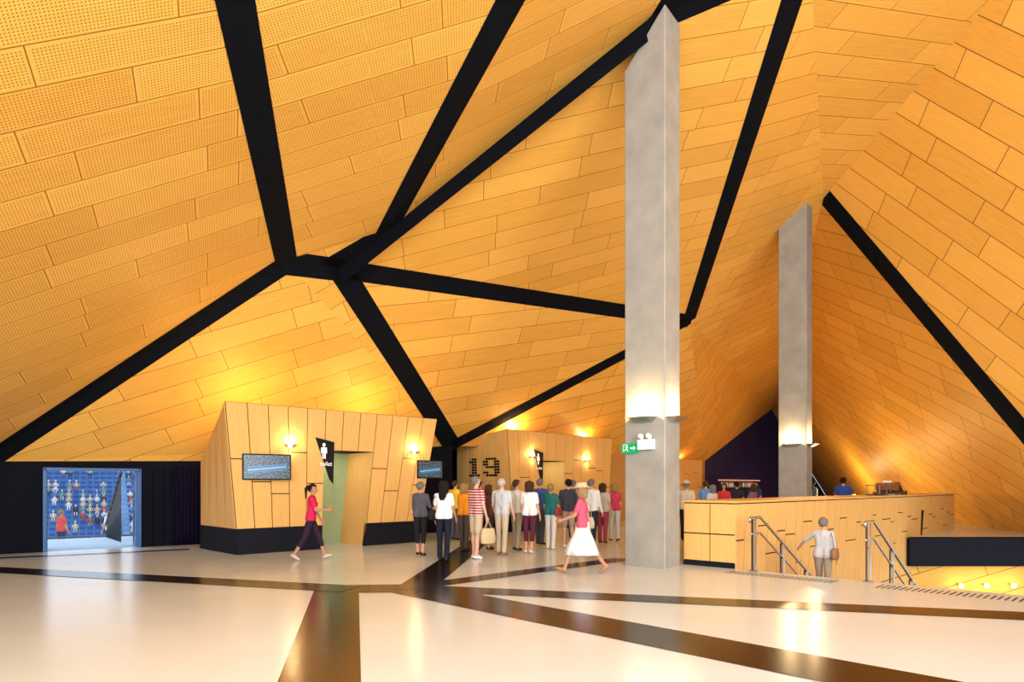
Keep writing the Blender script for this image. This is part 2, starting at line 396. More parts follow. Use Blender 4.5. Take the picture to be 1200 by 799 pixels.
# ------------------------------------------------------------------ kiosks
def kiosk(name, K0, d, botL, top0, topL, Ht, sdp, backz, op=(5, 8), NP=12, open_h=2.54, door=True, plinth=.6, ns=4):
    root = empty(name); d = V3((*d, 0)).normalized(); inn = V3((-d.y, d.x, 0)); o = V3((*K0, 0))
    P = lambda u, w, z: o+d*u+inn*w+V3((0, 0, z))
    mb = MB(); nf = -inn
    def ue(i, z):
        a, b_ = botL*i/NP, top0+(topL-top0)*i/NP
        return a+(b_-a)*z/Ht
    for i in range(NP):
        zs = [plinth, plinth+random.uniform(.7, 2.1), Ht]
        if door and op[0] <= i < op[1]: zs = [open_h, Ht]
        for a, b_ in zip(zs, zs[1:]):
            q = [P(ue(i, a), 0, a), P(ue(i+1, a), 0, a), P(ue(i+1, b_), 0, b_), P(ue(i, b_), 0, b_)]
            inset_panel(mb, q, nf, M_wood, g=.011)
            mb.poly([p+inn*.002 for p in q], M_gap)
    segs = [(0, op[0]), (op[1], NP)] if door else [(0, NP)]
    for a, b_ in segs:
        q0 = [P(ue(a, 0)-.02, -.05, 0), P(ue(b_, 0), -.05, 0), P(ue(b_, 0), .1, 0), P(ue(a, 0), .1, 0)]
        q1 = [P(ue(a, plinth)-.0, -.03, plinth), P(ue(b_, plinth), -.03, plinth), P(ue(b_, plinth), .1, plinth), P(ue(a, plinth), .1, plinth)]
        mb.prism(q0, q1, M_plinth)
    zt = lambda w: Ht+(backz-Ht)*w/sdp
    ut = lambda w, z: (top0*z/Ht)*(1-w/sdp)
    for i in range(ns):
        w0, w1 = sdp*i/ns, sdp*(i+1)/ns
        q = [P(ut(w1, plinth), w1, plinth), P(ut(w0, plinth), w0, plinth), P(ut(w0, zt(w0)), w0, zt(w0)), P(ut(w1, zt(w1)), w1, zt(w1))]
        inset_panel(mb, q, -d, M_wood, g=.011); mb.poly([p+d*.002 for p in q], M_gap)
    mb.prism([P(-.04, sdp, 0), P(-.05, -.05, 0), P(.1, 0, 0), P(.1, sdp, 0)], [P(-.02, sdp, plinth), P(-.04+top0*plinth/Ht, -.03, plinth), P(.1, 0, plinth), P(.1, sdp, plinth)], M_plinth)
    q = [P(botL, 0, 0), P(botL, sdp, 0), P(topL, sdp, backz), P(topL, 0, Ht)]
    mb.poly(q, M_wood, [(p.z, p.dot(inn)) for p in q])
    mb.poly([P(top0, 0, Ht), P(topL, 0, Ht), P(topL, sdp, backz), P(0, sdp, backz)], M_wood)
    if door:
        w = 1.28; a0, a1 = ue(op[0], 0), ue(op[1], 0); b0, b1 = ue(op[0], open_h), ue(op[1], open_h)
        for q, m in [([P(a1, 0, 0), P(a1, w, 0), P(b1, w, open_h), P(b1, 0, open_h)], M_wood), ([P(a0, 0, 0), P(a0, w, 0), P(b0, w, open_h), P(b0, 0, open_h)], M_wood),
                     ([P(b0, 0, open_h), P(b1, 0, open_h), P(b1, w, open_h), P(b0, w, open_h)], M_gap), ([P(a0, w, 0), P(a1, w, 0), P(b1, w, open_h), P(b0, w, open_h)], M_green)]:
            mb.poly(q, m, [(p.z, p.dot(inn)) for p in q])
        q = [P(a0+.12, w-.04, 0), P(a0+1.0, w-.04, 0), P(a0+1.0, w-.04, 2.1), P(a0+.12, w-.04, 2.1)]
        mb.prism(q, [p-inn*.04 for p in q], M_green)
        mb.tube([P(a0+.9, w-.14, 1.0), P(a0+.78, w-.14, 1.0)], .012, M_steel)
    mb.build('cladding', root)
    if door: light('recess_fill', 'POINT', P((a0+a1)/2-.1, .75, open_h-.15), 22, (1, .92, .7), root, shadow_soft_size=.08)  # added fill without a fitting, brightens the recess and green door
    return root, P, d, inn, ut

def sconce(P, u, z, root_name='wall_sconce', e=20):
    r = empty(root_name); mb = MB()
    bt = [P(u-.10, -.02, z-.05), P(u+.10, -.02, z-.05), P(u+.07, -.08, z-.05), P(u-.07, -.08, z-.05)]
    tp = [P(u-.16, -.02, z+.04), P(u+.16, -.02, z+.04), P(u+.13, -.16, z+.04), P(u-.13, -.16, z+.04)]
    mb.prism(bt, tp, M_steel)
    q = [P(u-.11, -.04, z+.045), P(u+.11, -.04, z+.045), P(u+.09, -.13, z+.045), P(u-.09, -.13, z+.045)]
    mb.poly(q, M_lamp)
    mb.build('shade', r)
    light('bulb', 'POINT', P(u, -.15, z+.13), e, (1, .72, .38), r, shadow_soft_size=.04)
    light('bulb_down', 'POINT', P(u, -.15, z-.14), e*.25, (1, .72, .38), r, shadow_soft_size=.04)

def stroke(mb, F, p, q, w, mat, off):
    d = V3((q[0]-p[0], q[1]-p[1], 0)).normalized(); s_ = V3((-d.y, d.x, 0))*w/2
    mb.poly([F(p[0]-s_.x, off, p[1]-s_.y), F(q[0]-s_.x, off, q[1]-s_.y), F(q[0]+s_.x, off, q[1]+s_.y), F(p[0]+s_.x, off, p[1]+s_.y)], mat)
def disc(mb, F, c, r, mat, off, n=14):
    mb.poly([F(c[0]+r*math.cos(2*math.pi*k/n), off, c[1]+r*math.sin(2*math.pi*k/n)) for k in range(n)], mat)
M_wht = simple('sign_white', (.85, .85, .85), .5, emit=(1, 1, 1), es=.25)
def toilet_sign(P, d, u, z, text=True):
    r = empty('toilet_sign'); mb = MB()
    pts = [(u-.06, z+1.18), (u+.46, z+1.08), (u+.43, z), (u+.33, z+.12)]
    mb.prism([P(a, -.03, b) for a, b in pts], [P(a, -.07, b) for a, b in pts], M_black)
    disc(mb, P, (u+.16, z+1.0), .045, M_wht, -.074)
    stroke(mb, P, (u+.16, z+.94), (u+.16, z+.79), .10, M_wht, -.074)
    for s_ in (-1, 1):
        stroke(mb, P, (u+.16+s_*.07, z+.93), (u+.16+s_*.075, z+.78), .025, M_wht, -.0745)
        stroke(mb, P, (u+.16+s_*.028, z+.80), (u+.16+s_*.028, z+.64), .04, M_wht, -.0745)
    mb.build('sign_panel', r)
    lettering('toilet', .16, P, u+.22, z+.46, -.075, d, M_wht, r)

def screen_mat(name, seed):
    t = NT(name); tc = t.n('ShaderNodeTexCoord'); sp = t.n('ShaderNodeSeparateXYZ'); t.link(tc.outputs['UV'], sp.inputs[0])
    nz = t.n('ShaderNodeTexNoise'); nz.inputs['Scale'].default_value = 22; mp = t.n('ShaderNodeMapping'); mp.inputs['Location'].default_value = (seed, 0, 0)
    t.link(tc.outputs['UV'], mp.inputs[0]); t.link(mp.outputs[0], nz.inputs['Vector'])
    nf = t.m('MULTIPLY', t.m('SUBTRACT', nz.outputs['Fac'], .42), 4, clamp=True)
    c = t.mix(nf, (.003, .012, .03), (.12, .20, .22))
    d1_ = t.m('ABSOLUTE', t.m('SUBTRACT', t.m('SUBTRACT', sp.outputs[1], t.m('MULTIPLY', sp.outputs[0], .12)), .2))
    court = t.m('MULTIPLY', t.m('LESS_THAN', d1_, .085), t.m('LESS_THAN', t.m('ABSOLUTE', t.m('SUBTRACT', sp.outputs[0], .5)), .42))
    c = t.mix(court, c, (.02, .17, .36))
    c = t.mix(t.m('MULTIPLY', court, t.m('LESS_THAN', d1_, .008)), c, (.6, .7, .7))
    t.b.inputs['Base Color'].default_value = (.01, .01, .01, 1); t.b.inputs['Roughness'].default_value = .2
    t.link(c, t.b.inputs['Emission Color']); t.b.inputs['Emission Strength'].default_value = 1.2
    return t.mat
def tv(P0, a, w, h, seed):
    r = empty('television'); a = V3(a).normalized(); n = V3((a.y, -a.x, 0)); F = frame(P0, a, n); mb = MB()
    mb.box((0, 0, 0), (w, .06, h), M_black, F)
    q = [F(-w/2+.03, .033, -h/2+.03), F(w/2-.03, .033, -h/2+.03), F(w/2-.03, .033, h/2-.03), F(-w/2+.03, .033, h/2-.03)]
    mb.poly(q, screen_mat('tv_picture_%d' % seed, seed*3.1), [(0, 0), (1, 0), (1, .6), (0, .6)])
    mb.box((0, -.12, 0), (.12, .2, .12), M_dsteel, F)
    mb.build('screen', r)

k1, P1, d1, i1, ut1 = kiosk('toilet_kiosk', (-6.45, 16.1), (.716, .699), 5.13, -.32, 5.9, 3.6, 2.35, 2.25)
sconce(P1, 1.28, 2.62); sconce(P1, 5.05, 2.58)
toilet_sign(P1, d1, 2.02, 1.68)
tv(P1(.62, -.16, 2.08), V3((.86, .5, 0)), 1.12, .62, 1)
tv(P1(5.55, -.12, 2.10), V3((.86, .5, 0)), .80, .52, 2)
k2, P2, d2, i2, ut2 = kiosk('toilet_kiosk', (.05, 24), (.652, .758), 6.0, -.35, 6.4, 3.6, 2.8, 3.3, op=(3, 6))
sconce(P2, 1.0, 2.65); sconce(P2, 4.5, 2.60); toilet_sign(P2, d2, 1.15, 1.75)
k3, P3, d3, i3, ut3 = kiosk('toilet_kiosk', (6.3, 32.6), (.652, .758), 6.2, -.2, 6.3, 3.0, 1.6, 2.8, door=False)
# number 19 made of dots on the side of kiosk 2
FONT = {'1': ['0110', '1110', '0110', '0110', '0110', '0110', '1111'], '9': ['011110', '110011', '110011', '011111', '000011', '110011', '011110']}
mb = MB(); w_ = 2.0
for ch in '19':
    g = FONT[ch]
    for r_, row in enumerate(g):
        for c_, bit in enumerate(row):
            if bit == '1':
                w = w_-c_*.145; z = 2.58-r_*.098
                ring = [P2(ut2(w, z)-.026, w+.06*math.cos(k*math.pi/5), z+.042*math.sin(k*math.pi/5)) for k in range(10)]
                off = [p-d2*.03 for p in ring]; mb.prism(ring, off, M_black)
    w_ -= len(g[0])*.145+.18
mb.build('number_19')

# ------------------------------------------------------------------ columns
def column(name, pts, tops):
    mb = MB(); bt = [V3((*p, 0)) for p in pts]; tp = [V3((*p, z)) for p, z in zip(pts, tops)]
    def bev(ps):
        out = []
        for i, p in enumerate(ps):
            a = (ps[i-1]-p); b_ = (ps[(i+1) % 4]-p)
            out += [p+a.normalized()*.02, p+b_.normalized()*.02]
        return out
    mb.prism(bev(bt), bev(tp), M_conc); return mb.build(name)
c1 = [(2.31, 14.0), (2.99, 13.35), (3.42, 13.9), (2.74, 14.55)]
column('concrete_column', c1, [10.1, 11.05, 11.0, 10.6])
c2 = [(9.07, 23.25), (9.75, 22.6), (10.18, 23.15), (9.5, 23.8)]
column('concrete_column', c2, [10.35, 11.0, 11.1, 10.5])
def col_lights(c, z, e):
    l, f, r = (V3((*p, 0)) for p in c[:3])
    for nm, a, b_, off in (('l', l, f, 0.5), ('r', f, r, .5)):
        d = (b_-a).normalized(); n = V3((d.y, -d.x, 0)); o = a+(b_-a)*off; F = frame(o, d, n)
        root = empty('wall_sconce'); mb = MB()
        bt = [F(-.2, 0, z-.06), F(.2, 0, z-.06), F(.17, .10, z-.04), F(-.17, .10, z-.04)]
        tp = [F(-.3, 0, z+.05), F(.3, 0, z+.05), F(.26, .24, z+.05), F(-.26, .24, z+.05)]
        mb.prism(bt, tp, M_steel)
        mb.poly([F(-.2, .03, z+.055), F(.2, .03, z+.055), F(.18, .18, z+.055), F(-.18, .18, z+.055)], M_lamp)
        mb.build('shade', root)
        light('bulb', 'POINT', F(0, .18, z+.18), e, (1, .70, .36), root, shadow_soft_size=.05)
col_lights(c1, 2.95, 80); col_lights(c2, 2.97, 95)
# exit sign + emergency light on column
l, f = V3((*c1[0], 0)), V3((*c1[1], 0)); cd = (f-l).normalized(); cn = V3((cd.y, -cd.x, 0)); FC1 = frame(l, cd, cn)
M_exit = simple('exit_green', (.0, .28, .10), .4, emit=(0, .5, .2), es=.3)
r = empty('exit_sign'); mb = MB()
mb.box((.16, .05, 2.39), (.36, .06, .2), M_exit, FC1)
S = lambda u, w, z: FC1(u, w, z)
w0 = .083
disc(mb, S, (.115, 2.455), .016, M_wht, w0)
for p, q, w in [((.11, 2.435), (.10, 2.385), .024), ((.105, 2.43), (.14, 2.40), .012), ((.105, 2.43), (.075, 2.41), .012), ((.10, 2.39), (.13, 2.355), .015), ((.13, 2.355), (.125, 2.32), .013), ((.10, 2.385), (.075, 2.35), .015), ((.075, 2.35), (.05, 2.345), .013)]:
    stroke(mb, S, p, q, w, M_wht, w0)
stroke(mb, S, (.03, 2.32), (.03, 2.46), .01, M_wht, w0); stroke(mb, S, (.03, 2.465), (.08, 2.465), .01, M_wht, w0)
stroke(mb, S, (.19, 2.39), (.27, 2.39), .022, M_wht, w0)
mb.poly([S(.265, w0+.001, 2.435), S(.265, w0+.001, 2.345), S(.32, w0+.001, 2.39)], M_wht)
mb.build('sign_box', r)
r = empty('emergency_light'); mb = MB()
mb.box((.56, .07, 2.45), (.34, .12, .2), M_white, FC1)
for u in (.47, .65):
    mb.tube([FC1(u, .08, 2.55), FC1(u, .08, 2.60), FC1(u, .16, 2.62)], [.03, .05, .055], M_white, 10)
    mb.ell(FC1(u, .165, 2.62), (.045, .02, .045), simple('lens', (.6, .6, .55), .1), 10, 6)
mb.build('housing', r)

# ------------------------------------------------------------------ bar counter along the stair
root = empty('bar_counter'); mb = MB()
ca, cb = V3((3.57, 14.2, 0)), V3((4.39, 13.4, 0)); cdv = V3((.707, .707, 0)); cl = 17.2
cc, cdd = cb+cdv*cl, ca+cdv*cl; CH = 1.33; UPZ = V3((0, 0, 1))
inn_ = (ca-cb).normalized(); nf = -inn_
core = [cb+inn_*.03+cdv*.03, cc, cdd, ca+cdv*.03]
mb.prism([p-UPZ*4 for p in core], [p+UPZ*(CH-.04) for p in core], M_gap)
el = (cb-ca).length; ed = (cb-ca).normalized(); en = -cdv
for u0, u1 in ((0, el*.52), (el*.52, el)):
    for z0, z1 in ((.1, .66), (.66, CH-.05)):
        inset_panel(mb, [ca+ed*u0+UPZ*z0+cdv*.03, ca+ed*u1+UPZ*z0+cdv*.03, ca+ed*u1+UPZ*z1+cdv*.03, ca+ed*u0+UPZ*z1+cdv*.03], en, M_wood, th=.035)
edges = []; u = 0; i = 0
SL = [.0, .25, .45, .40, .10, .35, .0, .25, .5, .40]
while u < cl-.3:
    edges.append((u, u-(SL[i % 10] if i else 0))); u += [.5, .62, .45, .36, .52, .4][i % 6]; i += 1
edges.append((cl, cl))
o = cb+inn_*.03
for i, ((t0, b0), (t1, b1)) in enumerate(zip(edges, edges[1:])):
    zb = -1.15
    def at(t, b, z): return t+(b-t)*(CH-z)/CH*.7
    zs = [CH-.05, [.55, -.1, .8, .2, .65][i % 5], zb, -3.8]
    for z1, z0 in zip(zs, zs[1:]):
        zz0 = max(z0, zb); zz1 = max(z1, zb)
        inset_panel(mb, [o+cdv*at(t0, b0, zz0)+UPZ*z0, o+cdv*at(t1, b1, zz0)+UPZ*z0, o+cdv*at(t1, b1, zz1)+UPZ*z1, o+cdv*at(t0, b0, zz1)+UPZ*z1], nf, M_wood, g=.013, th=.03)
top = [cb-inn_*.04-cdv*.04, cc-inn_*.04, cdd+inn_*.04, ca+inn_*.04-cdv*.04]
mb.prism([p+UPZ*(CH-.04) for p in top], [p+UPZ*CH for p in top], M_wood, lambda p: (p.dot(cdv), p.dot(inn_)))
pl = [cb-cdv*.01+inn_*.02, cb+cdv*.4+inn_*.02, ca+cdv*.4, ca-cdv*.01]
mb.prism(pl, [p+UPZ*.1 for p in pl], M_plinth)
mb.build('cladding', root)
FCt = frame(cb+inn_*.45, cdv, -inn_)
r = empty('coffee_machine'); mb = MB(); u = 10.9
M_brn = simple('machine_bronze', (.25, .12, .06), .35, .4)
mb.box((u, 0, CH+.27), (.8, .45, .22), M_brn, FCt); mb.box((u, -.08, CH+.1), (.76, .25, .16), M_dsteel, FCt); mb.box((u, .05, CH+.02), (.8, .5, .04), M_steel, FCt)
for k in (-.2, .2):
    mb.tube([FCt(u+k, .14, CH+.16), FCt(u+k, .14, CH+.12)], .035, M_steel, 10); mb.tube([FCt(u+k, .14, CH+.14), FCt(u+k, .3, CH+.13)], .014, M_black)
for k in range(8): mb.tube([FCt(u-.3+k*.085, 0, CH+.38), FCt(u-.3+k*.085, 0, CH+.45)], [.03, .038], M_white, 8)
mb.build('body', r)
r = empty('cash_register'); mb = MB(); u = 12.0
mb.box((u, 0, CH+.06), (.42, .42, .12), M_dsteel, FCt)
mb.prism([FCt(u-.2, .1, CH+.12), FCt(u+.2, .1, CH+.12), FCt(u+.2, .06, CH+.12), FCt(u-.2, .06, CH+.12)], [FCt(u-.2, -.02, CH+.4), FCt(u+.2, -.02, CH+.4), FCt(u+.2, -.06, CH+.4), FCt(u-.2, -.06, CH+.4)], M_black)
mb.build('body', r)
r = empty('cake_display'); mb = MB(); u = 9.9
mb.box((u, 0, CH+.02), (.7, .4, .04), M_dsteel, FCt); mb.box((u, 0, CH+.30), (.7, .4, .03), M_brn, FCt)
for a in (-.34, .34):
    for b_ in (-.18, .18): mb.box((u+a, b_, CH+.16), (.02, .02, .26), M_steel, FCt)
for k in range(5): mb.ell(FCt(u-.25+k*.12, 0, CH+.08), (.05, .05, .04), M_brn, 8, 5)
mb.build('body', r)

# ------------------------------------------------------------------ stairs
mb = MB(); ex = V3((.7071, -.7071, 0)); FSx = frame((4.4, 13.4, 0), ex, cdv)
for i in range(20):
    z = -.165*(i+1); mb.box((3.7, .15+i*.3, z-.1), (7.36, .3, .2), M_stairm, FSx); mb.box((3.7, .03+i*.3, z+.003), (7.36, .04, .006), M_black, FSx)
mb.box((3.7, 6+1.8, -3.5), (7.36, 3.5, .1), M_stairm, FSx)
mb.box((3.7, .0-.01, -.09), (7.36, .02, .17), M_stairm, FSx)
mb.build('stairs')
mb = MB(); mb.box((18.3, 21.4, -.44), (11.9, .4, .88), M_plinth); mb.build('stairwell_fascia')
mb = MB(); q = [V3((12.5, 21.7, -4)), V3((24, 21.7, -4)), V3((24, 21.7, -.8)), V3((12.5, 21.7, -.8))]; mb.poly(q, M_ceilf, [(p.x*.9+p.z*.3, p.z-p.x*.3) for p in q]); mb.build('wall_stairwell')
for x in (14.15, 14.95, 15.8):
    r = empty('globe_lamp'); mb = MB(); mb.ell((x, 21.5, -1.53), (.07, .07, .07), M_lamp, 12, 8); mb.tube([(x, 21.5, -1.53), (x, 21.69, -1.5)], .02, M_steel); mb.build('globe', r)
    light('bulb', 'POINT', (x, 21.3, -1.5), 10, WARM, r, shadow_soft_size=.06)
def railing(s, off=.25):
    r = empty('handrail'); mb = MB()
    rp = lambda t, z: FSx(s, t, z)
    H0 = 1.02
    path = [rp(-.28, H0-.08), rp(-.30, H0-.02), rp(-.25, H0), rp(.15, H0)]+[rp(.15+k*.6, H0-.55*k*.6) for k in range(1, 9)]
    mb.tube(path, .027, M_steel, 10)
    path2 = [rp(-.28, H0-.3), rp(.15, H0-.3)]+[rp(.15+k*.6, H0-.3-.55*k*.6) for k in range(1, 9)]
    mb.tube(path2, .018, M_steel, 8)
    for t in (-.12, 1.15, 2.35, 3.55):
        zt = H0-(max(0, t-.15))*.55; zb = 0 if t < 0 else -.165*(int(t/.3)+1)
        for dx in (-.03, .03):
            mb.box((s+dx, t, (zt+zb)/2), (.012, .07, zt-zb-.02), M_dsteel if dx < 0 else M_steel, FSx)
        mb.box((s, t, zb+.01), (.14, .14, .02), M_steel, FSx)
    mb.build('rails', r)
railing(.42); railing(2.45); railing(6.9)
mb = MB()
for a, b_ in ((.15, 2.05), (2.75, 6.6)):
    u = a
    while u < b_:
        for k in range(5):
            c = FSx(u, -.35-k*.085, 0); mb.grid([[c+V3((.022*math.cos(j*math.pi/3), .022*math.sin(j*math.pi/3), 0)) for j in range(6)], [c+V3((.016*math.cos(j*math.pi/3), .016*math.sin(j*math.pi/3), .006)) for j in range(6)]], M_dsteel, cap0=False)
        u += .085
mb.build('tactile_studs')

# ------------------------------------------------------------------ unseen window wall, added behind the camera to go with the daylight fill
mb = MB()
for i in range(15): mb.box((-12+i*2, -5.5, 5.5), (.1, .15, 11), M_dsteel)
for z in (.05, 3, 6, 9): mb.box((2, -5.5, z), (28, .12, .1), M_dsteel)
mb.build('added_window_wall')

# ------------------------------------------------------------------ people
def remesh(mb, vox):
    me = bpy.data.meshes.new('tmp'); me.from_pydata(mb.v, [], mb.f); me.update()
    o = bpy.data.objects.new('tmp', me); COL.objects.link(o)
    m = o.modifiers.new('r', 'REMESH'); m.mode = 'VOXEL'; m.voxel_size = vox
    m2 = o.modifiers.new('s', 'SMOOTH'); m2.factor = .5; m2.iterations = 4 if vox > .014 else 7
    bpy.context.view_layer.update()
    me2 = bpy.data.meshes.new_from_object(o.evaluated_get(bpy.context.evaluated_depsgraph_get()))
    vs = [tuple(v.co) for v in me2.vertices]; fs = [tuple(p.vertices) for p in me2.polygons]
    bpy.data.objects.remove(o); bpy.data.meshes.remove(me); bpy.data.meshes.remove(me2)
    return vs, fs
def cmat(kind, c, **k):
    if kind in ('shirt', 'trousers'): k = dict(bump=.55, bscale=9)
    return simple('%s_%02d_%02d_%02d' % (kind, int(c[0]*99), int(c[1]*99), int(c[2]*99)), c, .8, scale=30, spec=.2, **k)
def stripe_mat(name, a, b_):
    t = NT(name); tc = t.n('ShaderNodeTexCoord'); sp = t.n('ShaderNodeSeparateXYZ'); t.link(tc.outputs['Object'], sp.inputs[0])
    f = t.m('GREATER_THAN', t.m('FRACT', t.m('MULTIPLY', sp.outputs[2], 17)), .55)
    t.link(t.mix(f, a, b_), t.b.inputs['Base Color']); t.b.inputs['Roughness'].default_value = .8; return t.mat
SK = [(.55, .30, .20), (.42, .22, .14), (.60, .36, .26)]
HAIRS = {'black': (.012, .009, .008), 'brown': (.06, .03, .015), 'grey': (.17, .155, .135), 'white': (.42, .40, .38), 'blond': (.30, .19, .08)}

def person(name, x, y, yaw, H=1.7, fem=False, shirt=(.6, .6, .6), pants=(.05, .05, .06), skin=0, hair='brown', sleeve='short', bottom='long',
           legL=(3, 3), legR=(-3, 3), armL=(5, 8, 15), armR=(5, 8, 15), lean=0, hyaw=0, hst='short', hat=None, shoe=(.04, .03, .03), z=0, vox=.012, bag=None, stripes=None, zoff=None):
    s = H/1.7
    ms, mp, mk, mh, mo = (stripes or cmat('shirt', shirt)), cmat('trousers', pants), cmat('skin', SK[skin]), cmat('hair', HAIRS[hair]), cmat('shoes', shoe)
    shw, hip, wst, bst = (.145, .088, .066, 1) if fem else (.172, .082, .08, 0)
    lr = math.radians(lean)
    def up(p):
        p = V3(p); q = p-V3((0, 0, .95)); return V3((q.x, q.y*math.cos(lr)+q.z*math.sin(lr), q.z*math.cos(lr)-q.y*math.sin(lr)+.95))
    hr = math.radians(hyaw)
    def hd(p):
        p = V3(p); return up((p.x*math.cos(hr)-p.y*math.sin(hr), p.x*math.sin(hr)+p.y*math.cos(hr), p.z))
    seg = []
    def S_(a, b_, r0, r1, m): seg.append((V3(a), V3(b_), r0, r1, m))
    chest_r = .112 if not fem else .098
    for sd_ in (-1, 1):
        S_(up((sd_*.08, 0, 1.31)), up((sd_*wst, .005, 1.12)), chest_r, chest_r-.012, ms)
        S_(up((sd_*wst, .005, 1.12)), up((sd_*hip, 0, .945)), chest_r-.012, .116 if fem else .113, ms)
        S_(up((sd_*.05, 0, 1.40)), up((sd_*shw, 0, 1.385)), .062, .056, ms)
        S_(up((sd_*hip, 0, .94)), (sd_*.09, 0, .90), .112, .10, mp)
        if bst: S_(up((sd_*.07, .075, 1.27)), up((sd_*.072, .08, 1.25)), .056, .052, ms)
    S_(up((0, 0, 1.36)), up((0, .015, 1.1)), .10, .12 if not fem else .10, ms)
    S_(up((0, -.005, 1.41)), hd((0, .01, 1.53)), .052, .047, mk)
    # head
    S_(hd((0, -.018, 1.615)), hd((0, .012, 1.61)), .082, .080, mk)
    S_(hd((0, .03, 1.60)), hd((0, .045, 1.525)), .062, .038, mk)
    S_(hd((0, .085, 1.60)), hd((0, .105, 1.573)), .010, .013, mk)   # nose
    hands = []
    for sd_, leg, arm in ((-1, legL, armL), (1, legR, armR)):
        a, k = math.radians(leg[0]), math.radians(leg[1])
        hp = V3((sd_*.092, 0, .90)); kn = hp+V3((sd_*.01, math.sin(a), -math.cos(a)))*.43; an = kn+V3((0, math.sin(a-k), -math.cos(a-k)))*.40
        frac = {'long': 2, 'capri': 1.45, 'shorts': .8, 'skirt': 0.5, 'dress': .5}[bottom]
        def L_(t): return hp+(kn-hp)*t if t <= 1 else kn+(an-kn)*(t-1)
        def rr(t): return (.088-.032*t) if t <= 1 else (.056-.018*(t-1))
        if frac >= 1:
            S_(hp, kn, .094, .066, mp); S_(kn, L_(frac), .064, .060 if frac > 1.9 else .057, mp)
        else:
            S_(hp, L_(frac), .094, .086, mp); S_(L_(frac), kn, rr(frac), .054, mk)
        if frac < 2:
            st = max(1, frac); S_(L_(st), an, rr(st), .037, mk)
            if frac <= 1: S_(L_(1.22)+V3((0, -.015, 0)), L_(1.5)+V3((0, -.008, 0)), .052, .042, mk)
        ft = math.radians(leg[0]-leg[1])*.9
        def fo(dy, dz): return an+V3((0, dy*math.cos(ft)-dz*math.sin(ft), dy*math.sin(ft)+dz*math.cos(ft)))
        S_(fo(0, 0), fo(-.02, -.045), .04, .036, mo if bottom in ('long',) else mk); S_(fo(-.035, -.05), fo(.14, -.058), .035, .030, mo); S_(fo(.02, -.04), fo(.1, -.055), .036, .032, mo)
        sh = up((sd_*(shw+.018), 0, 1.385)); f, o, e = (math.radians(t) for t in arm[:3]); tw = math.radians(arm[3]) if len(arm) > 3 else math.radians(12)
        dirv = V3((sd_*math.sin(o), math.sin(f)*math.cos(o), -math.cos(f)*math.cos(o)))
        el_ = sh+dirv*.28
        fd = V3((sd_*(math.sin(o)*math.cos(e)-math.sin(tw)*math.sin(e)), math.sin(f+e), -math.cos(f+e))).normalized()
        wr = el_+fd*.245
        sl = {'short': .65, 'long': 2, 'none': .05, 'mid': 1.3}[sleeve]
        Ar = lambda t: sh+(el_-sh)*t if t <= 1 else el_+(wr-el_)*(t-1)
        if sl <= 1: S_(sh, Ar(sl), .058, .055, ms); S_(Ar(sl), el_, .044, .038, mk); S_(el_, wr, .040, .026, mk)
        else: S_(sh, el_, .056, .046, ms); S_(el_, Ar(sl), .046, .036, ms); S_(Ar(min(sl, 1.95)), wr, .034, .026, mk)
        side = V3((0, 1, 0))-fd*fd.y
        if side.length < .3: side = V3((0, 0, 1))-fd*fd.z
        side.normalize(); pn = fd.cross(side).normalized()*(-sd_)
        for q in (-.02, .018): S_(wr+side*q*.5, wr+fd*.075+side*q, .020, .019, mk)
        hands.append((wr, fd, side, pn))
    zmin = min(min(p.z-r0, q.z-r1) for p, q, r0, r1, m in seg)
    body = MB()
    for p, q, r0, r1, m in seg:
        if (q-p).length < 1e-4: q = p+V3((0, 0, .001))
        body.tube([p, q], [r0, r1], m, 10, True)
    vs, fs = remesh(body, vox)
    va = np.array(vs); fc = np.array([va[list(f)].mean(0) for f in fs])
    best = np.full(len(fs), 1e9); bi = np.zeros(len(fs), int)
    for i, (p, q, r0, r1, m) in enumerate(seg):
        p_ = np.array(p); d = np.array(q)-p_; L2 = max(d@d, 1e-9); t = np.clip(((fc-p_)@d)/L2, 0, 1)
        dist = np.linalg.norm(fc-(p_+t[:, None]*d), axis=1)-(r0+(r1-r0)*t)
        w = dist < best; best[w] = dist[w]; bi[w] = i
    mb = MB(); mb.v = vs; mb.f = fs; mb.sm = [True]*len(fs); mb.uv = [[(0, 0)]*len(f) for f in fs]
    mb.m = [mb.mi(seg[i][4]) for i in bi]
    # fingers
    for wr, fd, side, pn in hands:
        base = wr+fd*.085
        for k, ln in zip((.028, .010, -.009, -.027), (.062, .072, .067, .052)):
            a = base+side*k; b_ = a+(fd+side*k*2+pn*.25).normalized()*ln*.5; c = b_+(fd+pn*.75).normalized()*ln*.5
            mb.tube([a-fd*.02, b_, c], [.0095, .0085, .007], mk, 6, True)
        a = wr+fd*.03+side*.022; b_ = a+(fd*.7+side*.7+pn*.3).normalized()*.04; c = b_+(fd*.9+side*.25+pn*.3).normalized()*.03
        mb.tube([a, b_, c], [.013, .011, .008], mk, 6, True)
    # face
    ew = cmat('eye_white', (.8, .8, .8)); ed_ = cmat('iris', (.03, .02, .015)); lp = cmat('lips', (.42, .14, .12))
    for sd_ in (-1, 1):
        mb.ell(hd((sd_*.031, .078, 1.600)), (.013, .009, .008), ew, 8, 6); mb.ell(hd((sd_*.031, .085, 1.600)), (.006, .004, .006), ed_, 6, 5)
        mb.tube([hd((sd_*.017, .088, 1.618)), hd((sd_*.045, .078, 1.62))], .0045, mh, 5, True)
        mb.ell(hd((sd_*.083, -.005, 1.59)), (.011, .02, .03), mk, 8, 6)
    mb.tube([hd((-.022, .082, 1.545)), hd((0, .090, 1.543)), hd((.022, .082, 1.545))], [.004, .007, .004], lp, 6, True)
    # hair
    hc = V3((0, -.012, 1.615))
